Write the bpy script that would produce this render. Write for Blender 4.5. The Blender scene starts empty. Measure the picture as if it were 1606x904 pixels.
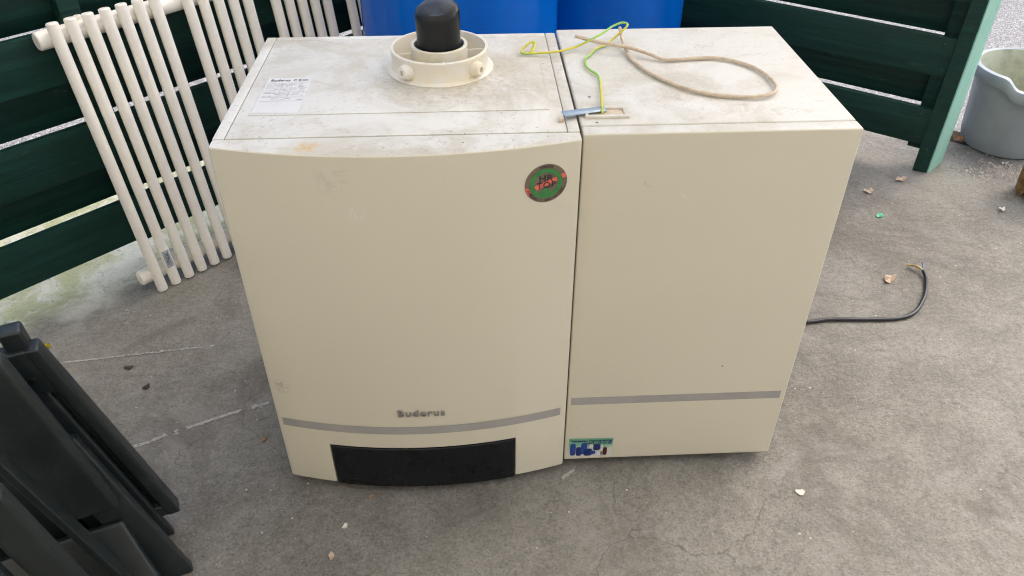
import bpy, bmesh, math, random
from mathutils import Vector, Matrix, Euler, noise
R = math.radians
random.seed(7)
SC = bpy.context.scene
COL = SC.collection

# ------------------------------------------------------------------ camera, world, sun, exposure
cam_d = bpy.data.cameras.new('camera'); cam = bpy.data.objects.new('camera', cam_d); COL.objects.link(cam)
cam.location = (-0.1487, -0.9903, 1.1974)
cam.rotation_euler = (0.915701, -0.000673, -0.049576)
cam_d.sensor_width = 36.0; cam_d.lens = 1238.4 / 1606 * 36.0
cam_d.clip_start = 0.02; cam_d.clip_end = 500
SC.camera = cam

SUN_AZ = (0.85, 0.527)      # the light comes in from the open right-hand side
SUN_EL = R(54)
w = bpy.data.worlds.new('World'); SC.world = w; w.use_nodes = True
wn = w.node_tree.nodes; wl = w.node_tree.links
sky = wn.new('ShaderNodeTexSky'); sky.sky_type = 'NISHITA'; sky.sun_disc = False
sky.sun_elevation = SUN_EL; sky.sun_rotation = math.atan2(SUN_AZ[0], SUN_AZ[1])
sky.air_density = 1.0; sky.dust_density = 4.5; sky.ozone_density = 1.0
bg = wn['Background']; bg.inputs['Strength'].default_value = 0.15
wl.new(sky.outputs[0], bg.inputs['Color'])

sun_d = bpy.data.lights.new('sun', 'SUN'); sun = bpy.data.objects.new('sun', sun_d); COL.objects.link(sun)
sun_d.energy = 0.7; sun_d.angle = R(75); sun_d.color = (0.95, 0.97, 1.0)
sv = Vector((SUN_AZ[0]*math.cos(SUN_EL), SUN_AZ[1]*math.cos(SUN_EL), math.sin(SUN_EL)))
sun.rotation_euler = sv.to_track_quat('Z', 'Y').to_euler(); sun.location = (3, 4, 5)

SC.view_settings.view_transform = 'Standard'; SC.view_settings.look = 'None'
SC.view_settings.gamma = 1.0; SC.view_settings.use_curve_mapping = False
SC.view_settings.exposure = 1.24
SC.render.engine = 'CYCLES'
SC.cycles.use_denoising = True; SC.cycles.filter_width = 1.1
SC.cycles.max_bounces = 6; SC.cycles.diffuse_bounces = 4; SC.cycles.glossy_bounces = 2; SC.cycles.transmission_bounces = 2
SC.cycles.use_adaptive_sampling = True; SC.cycles.adaptive_threshold = 0.04
SC.cycles.caustics_reflective = False; SC.cycles.caustics_refractive = False

# ------------------------------------------------------------------ node helpers
class NT:
    def __init__(s, name):
        s.m = bpy.data.materials.new(name); s.m.use_nodes = True
        s.t = s.m.node_tree; s.b = s.t.nodes['Principled BSDF']
    def n(s, typ, **kw):
        nd = s.t.nodes.new('ShaderNode' + typ)
        for k, v in kw.items(): setattr(nd, k, v)
        return nd
    def put(s, sock, v):
        if isinstance(v, (int, float)): sock.default_value = v
        elif isinstance(v, tuple):
            sock.default_value = v if len(v) == len(sock.default_value) else tuple(v) + (1.0,)
        else: s.t.links.new(v, sock)
    def math(s, op, a, b=0.0, c=0.0, clamp=False):
        nd = s.n('Math', operation=op, use_clamp=clamp)
        s.put(nd.inputs[0], a); s.put(nd.inputs[1], b); s.put(nd.inputs[2], c)
        return nd.outputs[0]
    def mix(s, f, a, b):
        nd = s.n('Mix', data_type='RGBA'); s.put(nd.inputs[0], f); s.put(nd.inputs[6], a); s.put(nd.inputs[7], b)
        return nd.outputs[2]
    def ramp(s, f, lo, hi, a=0.0, b=1.0):
        nd = s.n('MapRange', interpolation_type='SMOOTHSTEP')
        s.put(nd.inputs[0], f); s.put(nd.inputs[1], lo); s.put(nd.inputs[2], hi); s.put(nd.inputs[3], a); s.put(nd.inputs[4], b)
        return nd.outputs[0]
    def pos(s): return s.n('NewGeometry').outputs['Position']
    def obj(s): return s.n('TexCoord').outputs['Object']
    def scale(s, v, sc):
        nd = s.n('Mapping'); s.put(nd.inputs[0], v); nd.inputs['Scale'].default_value = sc; return nd.outputs[0]
    def noise(s, v, sc, det=4.0, rough=0.55, dist=0.0):
        nd = s.n('TexNoise'); s.put(nd.inputs['Vector'], v); nd.inputs['Scale'].default_value = sc
        nd.inputs['Detail'].default_value = det; nd.inputs['Roughness'].default_value = rough; nd.inputs['Distortion'].default_value = dist
        return nd.outputs[0]
    def vor(s, v, sc, feature='F1', out=0, rnd=1.0):
        nd = s.n('TexVoronoi', feature=feature); s.put(nd.inputs['Vector'], v); nd.inputs['Scale'].default_value = sc
        nd.inputs['Randomness'].default_value = rnd
        return nd.outputs[out]
    def warp(s, v, sc, amt):
        nz = s.n('TexNoise'); s.put(nz.inputs['Vector'], v); nz.inputs['Scale'].default_value = sc; nz.inputs['Detail'].default_value = 4
        a = s.n('VectorMath', operation='SUBTRACT'); s.put(a.inputs[0], nz.outputs[1]); a.inputs[1].default_value = (.5, .5, .5)
        b = s.n('VectorMath', operation='SCALE'); s.put(b.inputs[0], a.outputs[0]); b.inputs[3].default_value = amt
        c = s.n('VectorMath', operation='ADD'); s.put(c.inputs[0], v); s.put(c.inputs[1], b.outputs[0]); return c.outputs[0]
    def bump(s, h, strength=0.3, dist=0.002, prev=None):
        nd = s.n('Bump'); nd.inputs['Strength'].default_value = strength; nd.inputs['Distance'].default_value = dist
        s.put(nd.inputs['Height'], h)
        if prev is not None: s.put(nd.inputs['Normal'], prev)
        return nd.outputs[0]
    def done(s, col, rough=0.5, spec=0.5, metal=0.0, normal=None, coat=0.0, **kw):
        b = s.b.inputs
        s.put(b['Base Color'], col); s.put(b['Roughness'], rough); b['Metallic'].default_value = metal
        b['Specular IOR Level'].default_value = spec; b['Coat Weight'].default_value = coat; b['Coat Roughness'].default_value = 0.15
        if normal is not None: s.put(b['Normal'], normal)
        for k, v in kw.items(): s.put(b[k], v)
        return s.m

NL = (-0.70736, 0.70685, 0.0); OL = 1.2057       # left fence plane
NR = (0.62064, 0.78409, 0.0); OR = 1.6112        # right fence plane
ANG_L = R(45.02); ANG_R = R(-38.363)

def m_floor():
    t = NT('worn_concrete'); p = t.pos()
    big = t.noise(p, 1.5, 3, .6); mid = t.noise(p, 8, 4, .7, .4); fine = t.noise(p, 70, 3, .75); grit = t.noise(p, 190, 3, .8)
    v = t.math('ADD', t.math('MULTIPLY', big, .42), t.math('MULTIPLY', mid, .36)); v = t.math('ADD', v, t.math('MULTIPLY', fine, .30))
    c = t.mix(t.ramp(v, .38, .70), (.124, .113, .090), (.295, .279, .243))
    c = t.mix(t.math('MULTIPLY', t.ramp(grit, .52, .72), .52), c, (.36, .345, .32))
    c = t.mix(t.math('MULTIPLY', t.ramp(grit, .48, .31), .62), c, (.050, .043, .037))
    stain = t.ramp(t.noise(p, 3.2, 5, .78, .9), .50, .68)
    c = t.mix(t.math('MULTIPLY', stain, .50), c, (.098, .084, .066))
    pale = t.ramp(t.noise(t.scale(p, (1, 1.6, 1)), 3.4, 4, .7, 1.2), .56, .74)
    c = t.mix(t.math('MULTIPLY', pale, .30), c, (.34, .335, .33))
    # hairline cracks, broken up by a mask
    e = t.vor(t.warp(p, 6.0, .26), 1.9, 'DISTANCE_TO_EDGE', 0)
    crack = t.math('MULTIPLY', t.ramp(e, .0055, .001), t.ramp(t.math('ADD', t.math('MULTIPLY', big, .6), t.math('MULTIPLY', mid, .4)), .49, .58))
    c = t.mix(t.math('MULTIPLY', crack, .42), c, (.035, .030, .026))
    # paint flecks
    vd = t.n('TexVoronoi'); t.put(vd.inputs['Vector'], p); vd.inputs['Scale'].default_value = 62
    sep = t.n('SeparateColor'); t.put(sep.inputs[0], vd.outputs[1])
    th = t.math('MULTIPLY', t.math('POWER', sep.outputs[0], 8.0), .15)
    fleck = t.math('LESS_THAN', t.math('ADD', vd.outputs[0], t.math('MULTIPLY', fine, .10)), t.math('ADD', th, .030))
    c = t.mix(t.math('MULTIPLY', fleck, .8), c, (.62, .60, .55))
    # moss that grows along the left fence
    d = t.n('VectorMath', operation='DOT_PRODUCT'); t.put(d.inputs[0], p); d.inputs[1].default_value = NL
    dd = t.math('SUBTRACT', d.outputs['Value'], OL)
    mm = t.ramp(t.math('ADD', dd, t.math('MULTIPLY', t.math('SUBTRACT', mid, .5), .25)), -.10, .05)
    mossc = t.mix(t.ramp(mid, .40, .60), (.42, .435, .22), (.66, .65, .53))
    mossc = t.mix(t.math('MULTIPLY', t.ramp(fine, .57, .68), .6), mossc, (.12, .115, .08))
    c = t.mix(t.math('MULTIPLY', mm, .85), c, mossc)
    h = t.noise(p, 42, 5, .85)
    nb = t.bump(h, .9, .007)
    return t.done(c, t.ramp(mid, .3, .7, .60, .78), .4, normal=nb)

def m_road():
    t = NT('pale_asphalt'); p = t.pos()
    a = t.vor(p, 130, 'F1', 1); sep = t.n('SeparateColor'); t.put(sep.inputs[0], a)
    e = t.vor(p, 130, 'DISTANCE_TO_EDGE', 0)
    c = t.mix(sep.outputs[0], (.22, .215, .215), (.50, .49, .48))
    c = t.mix(t.ramp(e, .12, .0), c, (.14, .135, .13))
    c = t.mix(t.math('MULTIPLY', t.ramp(t.noise(p, 2, 4), .45, .7), .3), c, (.20, .195, .19))
    return t.done(c, .8, .3, normal=t.bump(t.ramp(e, 0, .2), .6, .004))

def m_roofsheet():
    t = NT('milky_roof_sheet'); p = t.pos()
    t.t.nodes.remove(t.b)
    a = t.n('BsdfTranslucent'); b = t.n('BsdfDiffuse'); m = t.n('MixShader'); out = t.t.nodes['Material Output']
    c = t.mix(t.ramp(t.noise(p, 1.2, 3), .3, .7), (.86, .81, .69), (.78, .73, .61))
    t.put(a.inputs[0], c); t.put(b.inputs[0], (.55, .52, .46)); m.inputs[0].default_value = .40
    t.put(m.inputs[1], a.outputs[0]); t.put(m.inputs[2], b.outputs[0]); t.put(out.inputs['Surface'], m.outputs[0])
    return t.m

def m_soil():
    t = NT('dark_soil'); p = t.pos()
    c = t.mix(t.noise(p, 60, 4, .7), (.018, .014, .011), (.085, .068, .055))
    return t.done(c, .95, .2, normal=t.bump(t.noise(p, 70, 4, .7), .9, .01))

def m_fence():
    t = NT('green_fence_paint'); o = t.obj()
    rnd = t.n('ObjectInfo').outputs['Random']
    g = t.noise(t.scale(o, (2.5, 30, 55)), 1.0, 5, .65, .3)
    c = t.mix(t.ramp(g, .3, .75), (.0015, .017, .013), (.0050, .046, .035))
    c = t.mix(t.math('MULTIPLY', rnd, .35), c, (.010, .048, .040))
    s = t.ramp(t.noise(t.scale(o, (9, 40, 40)), 1.0, 6, .75), .63, .70)
    c = t.mix(t.math('MULTIPLY', s, .55), c, (.06, .095, .08))
    return t.done(c, t.ramp(g, .3, .7, .42, .6), .28, normal=t.bump(g, .6, .003))

def m_fence_skylit():
    t = NT('skylit_green_paint'); o = t.obj()
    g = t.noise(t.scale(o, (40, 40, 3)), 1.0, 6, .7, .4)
    c = t.mix(t.ramp(g, .35, .7), (.26, .52, .42), (.34, .60, .49))  # pale mint carries the sky light on the post's end face
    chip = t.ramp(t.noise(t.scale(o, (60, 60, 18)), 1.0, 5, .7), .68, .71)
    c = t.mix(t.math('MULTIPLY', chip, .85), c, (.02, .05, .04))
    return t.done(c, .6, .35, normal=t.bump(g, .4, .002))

CREAM = (.68, .64, .515)
def m_panel():
    t = NT('cream_enamel'); p = t.pos()
    c = t.mix(t.math('MULTIPLY', t.noise(p, 3.5, 2, .5), .22), CREAM, (.50, .445, .335))
    # pinprick specks and a few short scuffs
    for sc_, pw, rad, st, op in ((26, 16.0, .065, (1, 1, 1), .7), (9, 7.0, .050, (3.2, 1, 1.0), .18)):
        v = t.scale(p, st)
        if sc_ == 9: v = t.warp(v, 30, .05)
        vd = t.n('TexVoronoi'); t.put(vd.inputs['Vector'], v); vd.inputs['Scale'].default_value = sc_
        sep = t.n('SeparateColor'); t.put(sep.inputs[0], vd.outputs[1])
        th = t.math('MULTIPLY', t.math('POWER', sep.outputs[0], pw), rad)
        c = t.mix(t.math('MULTIPLY', t.math('LESS_THAN', vd.outputs[0], th), op), c, (.07, .055, .04))
    for pos_, rad_, op, col_, sc_ in (((-.318, -.044, .606), .020, .35, (.80, .78, .72), 120), ((-.488, -.018, .255), .022, .45, (.12, .10, .08), 90), ((.026, 0, .112), .012, .40, (.30, .27, .22), 40), ((.157, 0, .594), .010, .5, (.80, .78, .72), 110), ((-.345, -.042, .665), .035, .18, (.34, .31, .25), 30), ((.10, 0, .62), .012, .3, (.30, .27, .22), 90)):
        dv = t.n('VectorMath', operation='DISTANCE'); t.put(dv.inputs[0], p); dv.inputs[1].default_value = pos_
        mk = t.math('MULTIPLY', t.ramp(dv.outputs['Value'], rad_, rad_ * .2), t.ramp(t.noise(p, sc_, 3, .7, 1.5), .50, .58))
        c = t.mix(t.math('MULTIPLY', mk, op), c, col_)
    return t.done(c, .30, .5, coat=.3)

def m_top(name='dusty_enamel', dirt=1.0):
    t = NT(name); p = t.pos()
    q = t.warp(p, 9, .10)
    a = t.ramp(t.noise(q, 4.5, 6, .68, .6), .38, .68)
    c = t.mix(t.math('MULTIPLY', a, .85 * dirt), (.67, .655, .60), (.47, .425, .335))
    b = t.ramp(t.noise(t.scale(q, (1, 1.7, 1)), 9.5, 6, .75, 1.2), .55, .72)
    c = t.mix(t.math('MULTIPLY', b, .55 * dirt), c, (.42, .345, .245))
    wv = t.ramp(t.noise(t.scale(q, (1.0, 2.2, 1)), 14, 5, .7, 2.0), .60, .70)
    c = t.mix(t.math('MULTIPLY', wv, .6), c, (.70, .69, .65))
    gr = t.ramp(t.noise(p, 150, 4, .8), .57, .70)
    c = t.mix(t.math('MULTIPLY', t.math('MULTIPLY', gr, t.ramp(t.noise(p, 7, 3), .34, .56)), .80 * dirt), c, (.24, .18, .13))
    # dark soot round the flue
    dv = t.n('VectorMath', operation='DISTANCE'); t.put(dv.inputs[0], p); dv.inputs[1].default_value = (-.19, .205, .70)
    soot = t.math('MULTIPLY', t.ramp(dv.outputs['Value'], .16, .06), t.ramp(t.noise(p, 90, 4, .8), .46, .66))
    c = t.mix(t.math('MULTIPLY', soot, .46), c, (.26, .20, .13))
    rv = t.n('VectorMath', operation='DISTANCE'); t.put(rv.inputs[0], t.warp(p, 50, .03)); rv.inputs[1].default_value = (-.377, -.018, .70)
    rust = t.math('MULTIPLY', t.ramp(rv.outputs['Value'], .022, .004), t.ramp(t.noise(p, 120, 4, .7), .35, .6))
    c = t.mix(t.math('MULTIPLY', rust, .8), c, (.58, .36, .10))
    vd = t.n('TexVoronoi'); t.put(vd.inputs['Vector'], p); vd.inputs['Scale'].default_value = 42
    sep = t.n('SeparateColor'); t.put(sep.inputs[0], vd.outputs[1])
    th = t.math('MULTIPLY', t.math('POWER', sep.outputs[0], 12.0), .13)
    c = t.mix(t.math('MULTIPLY', t.math('LESS_THAN', vd.outputs[0], th), .85), c, (.06, .05, .04))
    return t.done(c, t.ramp(a, 0, 1, .42, .62), .4, normal=t.bump(t.noise(p, 140, 4, .7), .10, .001))

def m_plain(name, col, rough=.5, spec=.5, metal=0., var=.15, sc=20, bump=0.0, coat=0.0, dark=None):
    t = NT(name); o = t.obj()
    d = dark or tuple(x * (1 - 2.2 * var) for x in col)
    n_ = t.noise(o, sc, 5, .65)
    c = t.mix(t.ramp(n_, .35, .7), col, d)
    nb = t.bump(t.noise(o, sc * 8, 3, .6), bump, .001) if bump else None
    return t.done(c, t.ramp(n_, .3, .7, max(.03, rough - .06), rough + .08), spec, metal, normal=nb, coat=coat)

def m_barrel():
    t = NT('blue_drum_plastic'); o = t.obj()
    v = t.noise(t.scale(o, (6, 6, 1.2)), 1.0, 5, .6)
    c = t.mix(t.ramp(v, .3, .75), (.0003, .10, .50), (.0006, .135, .60))
    sc = t.ramp(t.noise(t.scale(o, (60, 60, 8)), 1.0, 5, .7), .66, .74)
    c = t.mix(t.math('MULTIPLY', sc, .20), c, (.06, .17, .45))
    return t.done(c, t.ramp(v, .3, .7, .14, .24), .22, normal=t.bump(t.noise(t.scale(o, (11, 11, .8)), 1.0, 2), .35, .01))

def m_blackplastic(name='charcoal_plastic', col=(.015, .020, .020)):
    t = NT(name); p = t.obj()
    dust = t.ramp(t.noise(p, 12, 6, .7, .6), .48, .75)
    c = t.mix(t.math('MULTIPLY', dust, .35), col, (.060, .066, .060))
    scr = t.ramp(t.noise(t.scale(p, (20, 90, 20)), 1.0, 5, .75), .69, .73)
    c = t.mix(t.math('MULTIPLY', scr, .4), c, (.15, .16, .15))
    return t.done(c, t.ramp(dust, 0, 1, .34, .58), .45, normal=t.bump(t.noise(p, 260, 3), .12, .001))

def m_flap():
    t = NT('control_flap_plastic'); p = t.obj()
    scr = t.ramp(t.noise(t.scale(t.warp(p, 30, .03), (60, 60, 22)), 1.0, 5, .75), .69, .73)
    c = t.mix(t.math('MULTIPLY', scr, .35), (.006, .007, .009), (.22, .22, .22))
    return t.done(c, t.ramp(t.noise(p, 20, 4), .3, .7, .22, .38), .30)

def m_earth():
    t = NT('yellow_green_insulation')
    uv = t.n('Attribute', attribute_name='stripe').outputs['Fac']
    c = t.mix(t.ramp(uv, .35, .6), (.68, .58, .05), (.28, .55, .10))
    return t.done(c, .4, .5)

def m_sticker():
    t = NT('installer_sticker_print'); o = t.obj()
    s = t.n('SeparateXYZ'); t.put(s.inputs[0], o)
    c = t.mix(t.ramp(s.outputs[0], .01, .09), (.17, .42, .26), (.015, .22, .46))
    c = t.mix(t.ramp(s.outputs[2], .062, .042), c, (.62, .60, .55))
    return t.done(c, .35, .5)

M = dict(render=m_plain('cream_bounce_wall', (.78, .71, .57), .9, .2, var=.04, sc=4, bump=.2), roofsheet=m_roofsheet(), floor=m_floor(), road=m_road(), soil=m_soil(), fence=m_fence(), skylit=m_fence_skylit(), panel=m_panel(), top=m_top(),
    top2=m_top('dusty_enamel_pale', .85), barrel=m_barrel(), black=m_blackplastic(), flap=m_flap(), earth=m_earth(), sticker=m_sticker(),
    seam=m_plain('brown_seam_gasket', (.30, .25, .21), .8), side=m_plain('cream_side_enamel', (.66, .63, .55), .35, var=.04, sc=6),
    radiator=m_plain('ivory_radiator_enamel', (.93, .90, .82), .28, var=.04, sc=14, bump=.05),
    flue=m_plain('yellowed_flue_plastic', (.74, .67, .51), .42, var=.10, sc=22, bump=.08, dark=(.74, .72, .66)),
    rubber=m_plain('black_rubber', (.008, .010, .011), .36, .35, var=.2, sc=40, bump=.1),
    chrome=m_plain('brushed_silver', (.30, .29, .27), .28, metal=.25, var=.05), silver=m_plain('silver_grey_band', (.36, .35, .33), .36, var=.05),
    zinc=m_plain('zinc_strip', (.42, .52, .60), .42, metal=.5, var=.12, sc=60), bracket=m_plain('ivory_bracket_plastic', (.74, .70, .60), .45),
    cable=m_plain('dirty_beige_sheath', (.63, .52, .38), .6, var=.12, sc=90, dark=(.48, .38, .28)),
    blackcable=m_plain('black_cable_sheath', (.016, .017, .020), .38, var=.1, sc=60), copper=m_plain('bare_copper', (.50, .36, .14), .4, metal=.6),
    bluewire=m_plain('blue_insulation', (.10, .20, .35), .45), bucket=m_plain('grey_bucket_plastic', (.33, .385, .42), .38, var=.07, sc=9, bump=.05),
    label=m_plain('white_label_paper', (.66, .655, .635), .5, var=.02), ink=m_plain('black_ink', (.03, .03, .03), .6), fadedink=m_plain('faded_ink', (.14, .14, .15), .6), greyink=m_plain('grey_ink', (.50, .50, .52), .6),
    brown=m_plain('bronze_foil', (.19, .145, .105), .4, metal=.0, var=.1, sc=90), green=m_plain('green_print', (.045, .25, .065), .4, var=.12, sc=120),
    pink=m_plain('pink_foil', (.85, .17, .13), .35, var=.1, sc=120), blueprint=m_plain('blue_print', (.02, .07, .30), .4, var=.15, sc=160), navy=m_plain('navy_print', (.012, .03, .16), .4, var=.2, sc=160),
    darkred=m_plain('dark_red_print', (.06, .012, .012), .4), straw=m_plain('broom_straw', (.36, .22, .09), .7, var=.25, sc=60),
    leaf=m_plain('dry_leaf', (.40, .22, .11), .7, var=.2, sc=80), paleleaf=m_plain('pale_dry_leaf', (.55, .42, .30), .7, var=.15, sc=80),
    chip=m_plain('pale_chip', (.68, .64, .55), .7, var=.1, sc=60), yellow=m_plain('yellow_petal', (.72, .60, .02), .5), greenchip=m_plain('green_plastic_chip', (.05, .42, .22), .4),
    darkleaf=m_plain('rotten_leaf', (.05, .025, .018), .7), wood=m_plain('roof_timber', (.20, .14, .09), .7, var=.2, sc=8), roof=m_plain('grey_roof_sheet', (.33, .33, .32), .7, var=.1, sc=3),
    paint=m_plain('white_paint_streak', (.47, .455, .42), .8, var=.12, sc=60), screw=m_plain('painted_screw', (.02, .05, .042), .4, metal=.5), bucketin=m_plain('bucket_lit_inside', (.58, .60, .48), .5))

# ------------------------------------------------------------------ object helpers
def root_of(o):
    while o.parent: o = o.parent
    return o
def add(name, me, mat, parent=None, world=True):
    """one mesh object; vertices in world axes are brought into the frame of the thing they belong to"""
    o = bpy.data.objects.new(name, me); COL.objects.link(o)
    if mat is not None and not me.materials: me.materials.append(M[mat] if isinstance(mat, str) else mat)
    if parent is not None:
        r = root_of(parent)
        if world:
            mw = Matrix.LocRotScale(r.location, r.rotation_euler, None)
            me.transform(mw.inverted())
        o.parent = parent
    return o
def tag(o, label, cat, group=None):
    o['label'] = label; o['category'] = cat
    if group: o['group'] = group
    return o
def thing(name, label, cat, loc=(0, 0, 0), rot=(0, 0, 0), group=None):
    o = bpy.data.objects.new(name, None); COL.objects.link(o); o.location = loc; o.rotation_euler = rot; o.empty_display_size = .1
    return tag(o, label, cat, group)
def structure(o): o['kind'] = 'structure'; return o
def to_mesh(bm, name, smooth=False):
    bmesh.ops.recalc_face_normals(bm, faces=bm.faces[:])
    me = bpy.data.meshes.new(name); bm.to_mesh(me); bm.free()
    if smooth: me.shade_smooth()
    return me
def smooth_by_angle(me, ang=40):
    me.shade_smooth()
    bm = bmesh.new(); bm.from_mesh(me)
    for e in bm.edges:
        if len(e.link_faces) == 2 and e.calc_face_angle(0) > R(ang): e.smooth = False
    bm.to_mesh(me); bm.free()
def bm_box(bm, x0, x1, y0, y1, z0, z1, bevel=0.0, segs=2, mat=None):
    r = bmesh.ops.create_cube(bm, size=1.0)
    vs = r['verts']
    for v in vs: v.co = Vector(((x0 + x1) / 2 + v.co.x * (x1 - x0), (y0 + y1) / 2 + v.co.y * (y1 - y0), (z0 + z1) / 2 + v.co.z * (z1 - z0)))
    if bevel > 0:
        es = list({e for v in vs for e in v.link_edges})
        bmesh.ops.bevel(bm, geom=es, offset=bevel, segments=segs, profile=.6, affect='EDGES')
def box(name, x0, x1, y0, y1, z0, z1, mat, parent=None, bevel=.002, segs=2, world=True):
    bm = bmesh.new(); bm_box(bm, x0, x1, y0, y1, z0, z1, bevel, segs)
    me = to_mesh(bm, name); smooth_by_angle(me, 50)
    return add(name, me, mat, parent, world)
def obox(name, p, ax, ay, az, mat, parent=None, bevel=.003, segs=2):
    """box from a corner p along three edge vectors"""
    p, ax, ay, az = map(Vector, (p, ax, ay, az))
    bm = bmesh.new(); r = bmesh.ops.create_cube(bm, size=1.0)
    for v in r['verts']: v.co = p + ax * (v.co.x + .5) + ay * (v.co.y + .5) + az * (v.co.z + .5)
    bmesh.ops.recalc_face_normals(bm, faces=bm.faces[:]); bm.normal_update()
    if bevel: bmesh.ops.bevel(bm, geom=bm.edges[:], offset=bevel, segments=segs, profile=.6, affect='EDGES')
    me = to_mesh(bm, name); smooth_by_angle(me, 50)
    return add(name, me, mat, parent)
def catmull(pts, n=6):
    P = [Vector(p) for p in pts]; P = [P[0] * 2 - P[1]] + P + [P[-1] * 2 - P[-2]]
    out = []
    for i in range(1, len(P) - 2):
        for k in range(n):
            t = k / n
            a, b, c, d = P[i-1], P[i], P[i+1], P[i+2]
            out.append(.5 * ((2*b) + (c-a)*t + (2*a-5*b+4*c-d)*t*t + (3*b-a-3*c+d)*t**3))
    out.append(P[-2]); return out
def tube_mesh(name, pts, r, seg=10, smooth_n=6, rfun=None, twist=0.0, stripe=False):
    P = catmull(pts, smooth_n) if smooth_n else [Vector(p) for p in pts]
    bm = bmesh.new(); rings = []
    T0 = (P[1] - P[0]).normalized(); up = Vector((0, 0, 1)) if abs(T0.z) < .9 else Vector((1, 0, 0))
    N = T0.cross(up).normalized()
    L = 0; lens = []
    for i, p in enumerate(P):
        T = (P[min(i+1, len(P)-1)] - P[max(i-1, 0)]).normalized()
        N = (N - T * N.dot(T)).normalized(); B = T.cross(N)
        if i: L += (P[i] - P[i-1]).length
        lens.append(L)
        rr = r if rfun is None else r * rfun(i / (len(P) - 1))
        rings.append([bm.verts.new(p + (N * math.cos(a) + B * math.sin(a)) * rr) for a in [2*math.pi*k/seg + twist*L for k in range(seg)]])
    for a, b in zip(rings, rings[1:]):
        for k in range(seg): bm.faces.new((a[k], a[(k+1) % seg], b[(k+1) % seg], b[k]))
    bm.faces.new(rings[0][::-1]); bm.faces.new(rings[-1])
    me = to_mesh(bm, name); smooth_by_angle(me, 50)
    if stripe:
        at = me.attributes.new('stripe', 'FLOAT', 'POINT')
        for i in range(len(me.vertices)): at.data[i].value = .5 + .5 * math.cos(2*math.pi*((i % seg) / seg))
    return me
def lathe_mesh(name, prof, c=(0, 0, 0), seg=48, close=True, fn=None):
    bm = bmesh.new(); rings = []
    for r, z in prof:
        if r < 1e-6: rings.append([bm.verts.new((c[0], c[1], c[2] + z))])
        else: rings.append([bm.verts.new((c[0] + r*math.cos(2*math.pi*k/seg), c[1] + r*math.sin(2*math.pi*k/seg), c[2] + z)) for k in range(seg)])
    pairs = list(zip(rings, rings[1:]))
    if close: pairs.append((rings[-1], rings[0]))
    for a, b in pairs:
        if len(a) == 1 and len(b) == 1: continue
        for k in range(seg):
            k2 = (k + 1) % seg
            if len(a) == 1: bm.faces.new((a[0], b[k2], b[k]))
            elif len(b) == 1: bm.faces.new((a[k], a[k2], b[0]))
            else: bm.faces.new((a[k], a[k2], b[k2], b[k]))
    if fn:
        for v in bm.verts: v.co = fn(v.co)
    me = to_mesh(bm, name); smooth_by_angle(me, 35); return me
def text_mesh(body, size, extrude=0.0, offset=0.0, align='CENTER', spacing=1.0, shear=0.0):
    cu = bpy.data.curves.new('lettering', 'FONT'); cu.body = body; cu.size = size; cu.extrude = extrude; cu.offset = offset
    cu.align_x = align; cu.align_y = 'CENTER'; cu.space_character = spacing; cu.resolution_u = 3; cu.shear = shear
    o = bpy.data.objects.new('lettering_tmp', cu); COL.objects.link(o)
    dg = bpy.context.evaluated_depsgraph_get(); dg.update()
    me = bpy.data.meshes.new_from_object(o.evaluated_get(dg)); me.name = 'lettering'
    bpy.data.objects.remove(o); bpy.data.curves.remove(cu)
    return me
def join_meshes(name, items):
    bm = bmesh.new()
    for me, mt in items:
        me.transform(mt); bm.from_mesh(me); bpy.data.meshes.remove(me)
    out = bpy.data.meshes.new(name); bm.to_mesh(out); bm.free(); out.materials.clear(); return out
def flat_poly(name, pts, mat, parent, fn):
    """thin sheet: outline pts in a 2-D layout laid on a surface by fn"""
    bm = bmesh.new(); f = bm.faces.new([bm.verts.new(fn(a, b)) for a, b in pts])
    me = bpy.data.meshes.new(name); bm.to_mesh(me); bm.free()
    return add(name, me, mat, parent)

# ------------------------------------------------------------------ the ground
def sheet(name, pts, z, mat, thick=0.0):
    bm = bmesh.new(); vs = [bm.verts.new((x, y, z)) for x, y in pts]; f = bm.faces.new(vs)
    if f.normal.z < 0: f.normal_flip()
    if thick:
        r = bmesh.ops.extrude_face_region(bm, geom=[f])
        for v in [g for g in r['geom'] if isinstance(g, bmesh.types.BMVert)]: v.co.z -= thick
    me = to_mesh(bm, name)
    return structure(add(name, me, mat))
def fl(u, n_, frame):   # fence frame to world: along the fence, away from the camera
    ang, o = (ANG_L, OL) if frame == 'L' else (ANG_R, OR)
    c, s = math.cos(ang), math.sin(ang)
    return (c * u - s * (o + n_), s * u + c * (o + n_))
sheet('ground', [(-60, -60), (60, -60), (60, 60), (-60, 60)], -.022, 'road')
cornerL = fl(-5, .75, 'L'); cornerR = fl(4.5, .27, 'R')
# back corner of the slab: crossing of the two offset lines
def cross_lines(nl, ol, nr, orr):
    d = nl[0]*nr[1] - nl[1]*nr[0]; return ((ol*nr[1] - nl[1]*orr)/d, (nl[0]*orr - ol*nr[0])/d)
cb = cross_lines(NL, OL + .75, NR, OR + .27)
cs = cross_lines(NL, OL + .75, NR, OR + .40)
sheet('soil_strip', [cb, cornerR, fl(4.5, .40, 'R'), cs], -.016, 'soil')
sheet('concrete_floor', [cornerL, cb, cornerR, (6, -6), (-7, -6)], 0.0, 'floor', .05)

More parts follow.
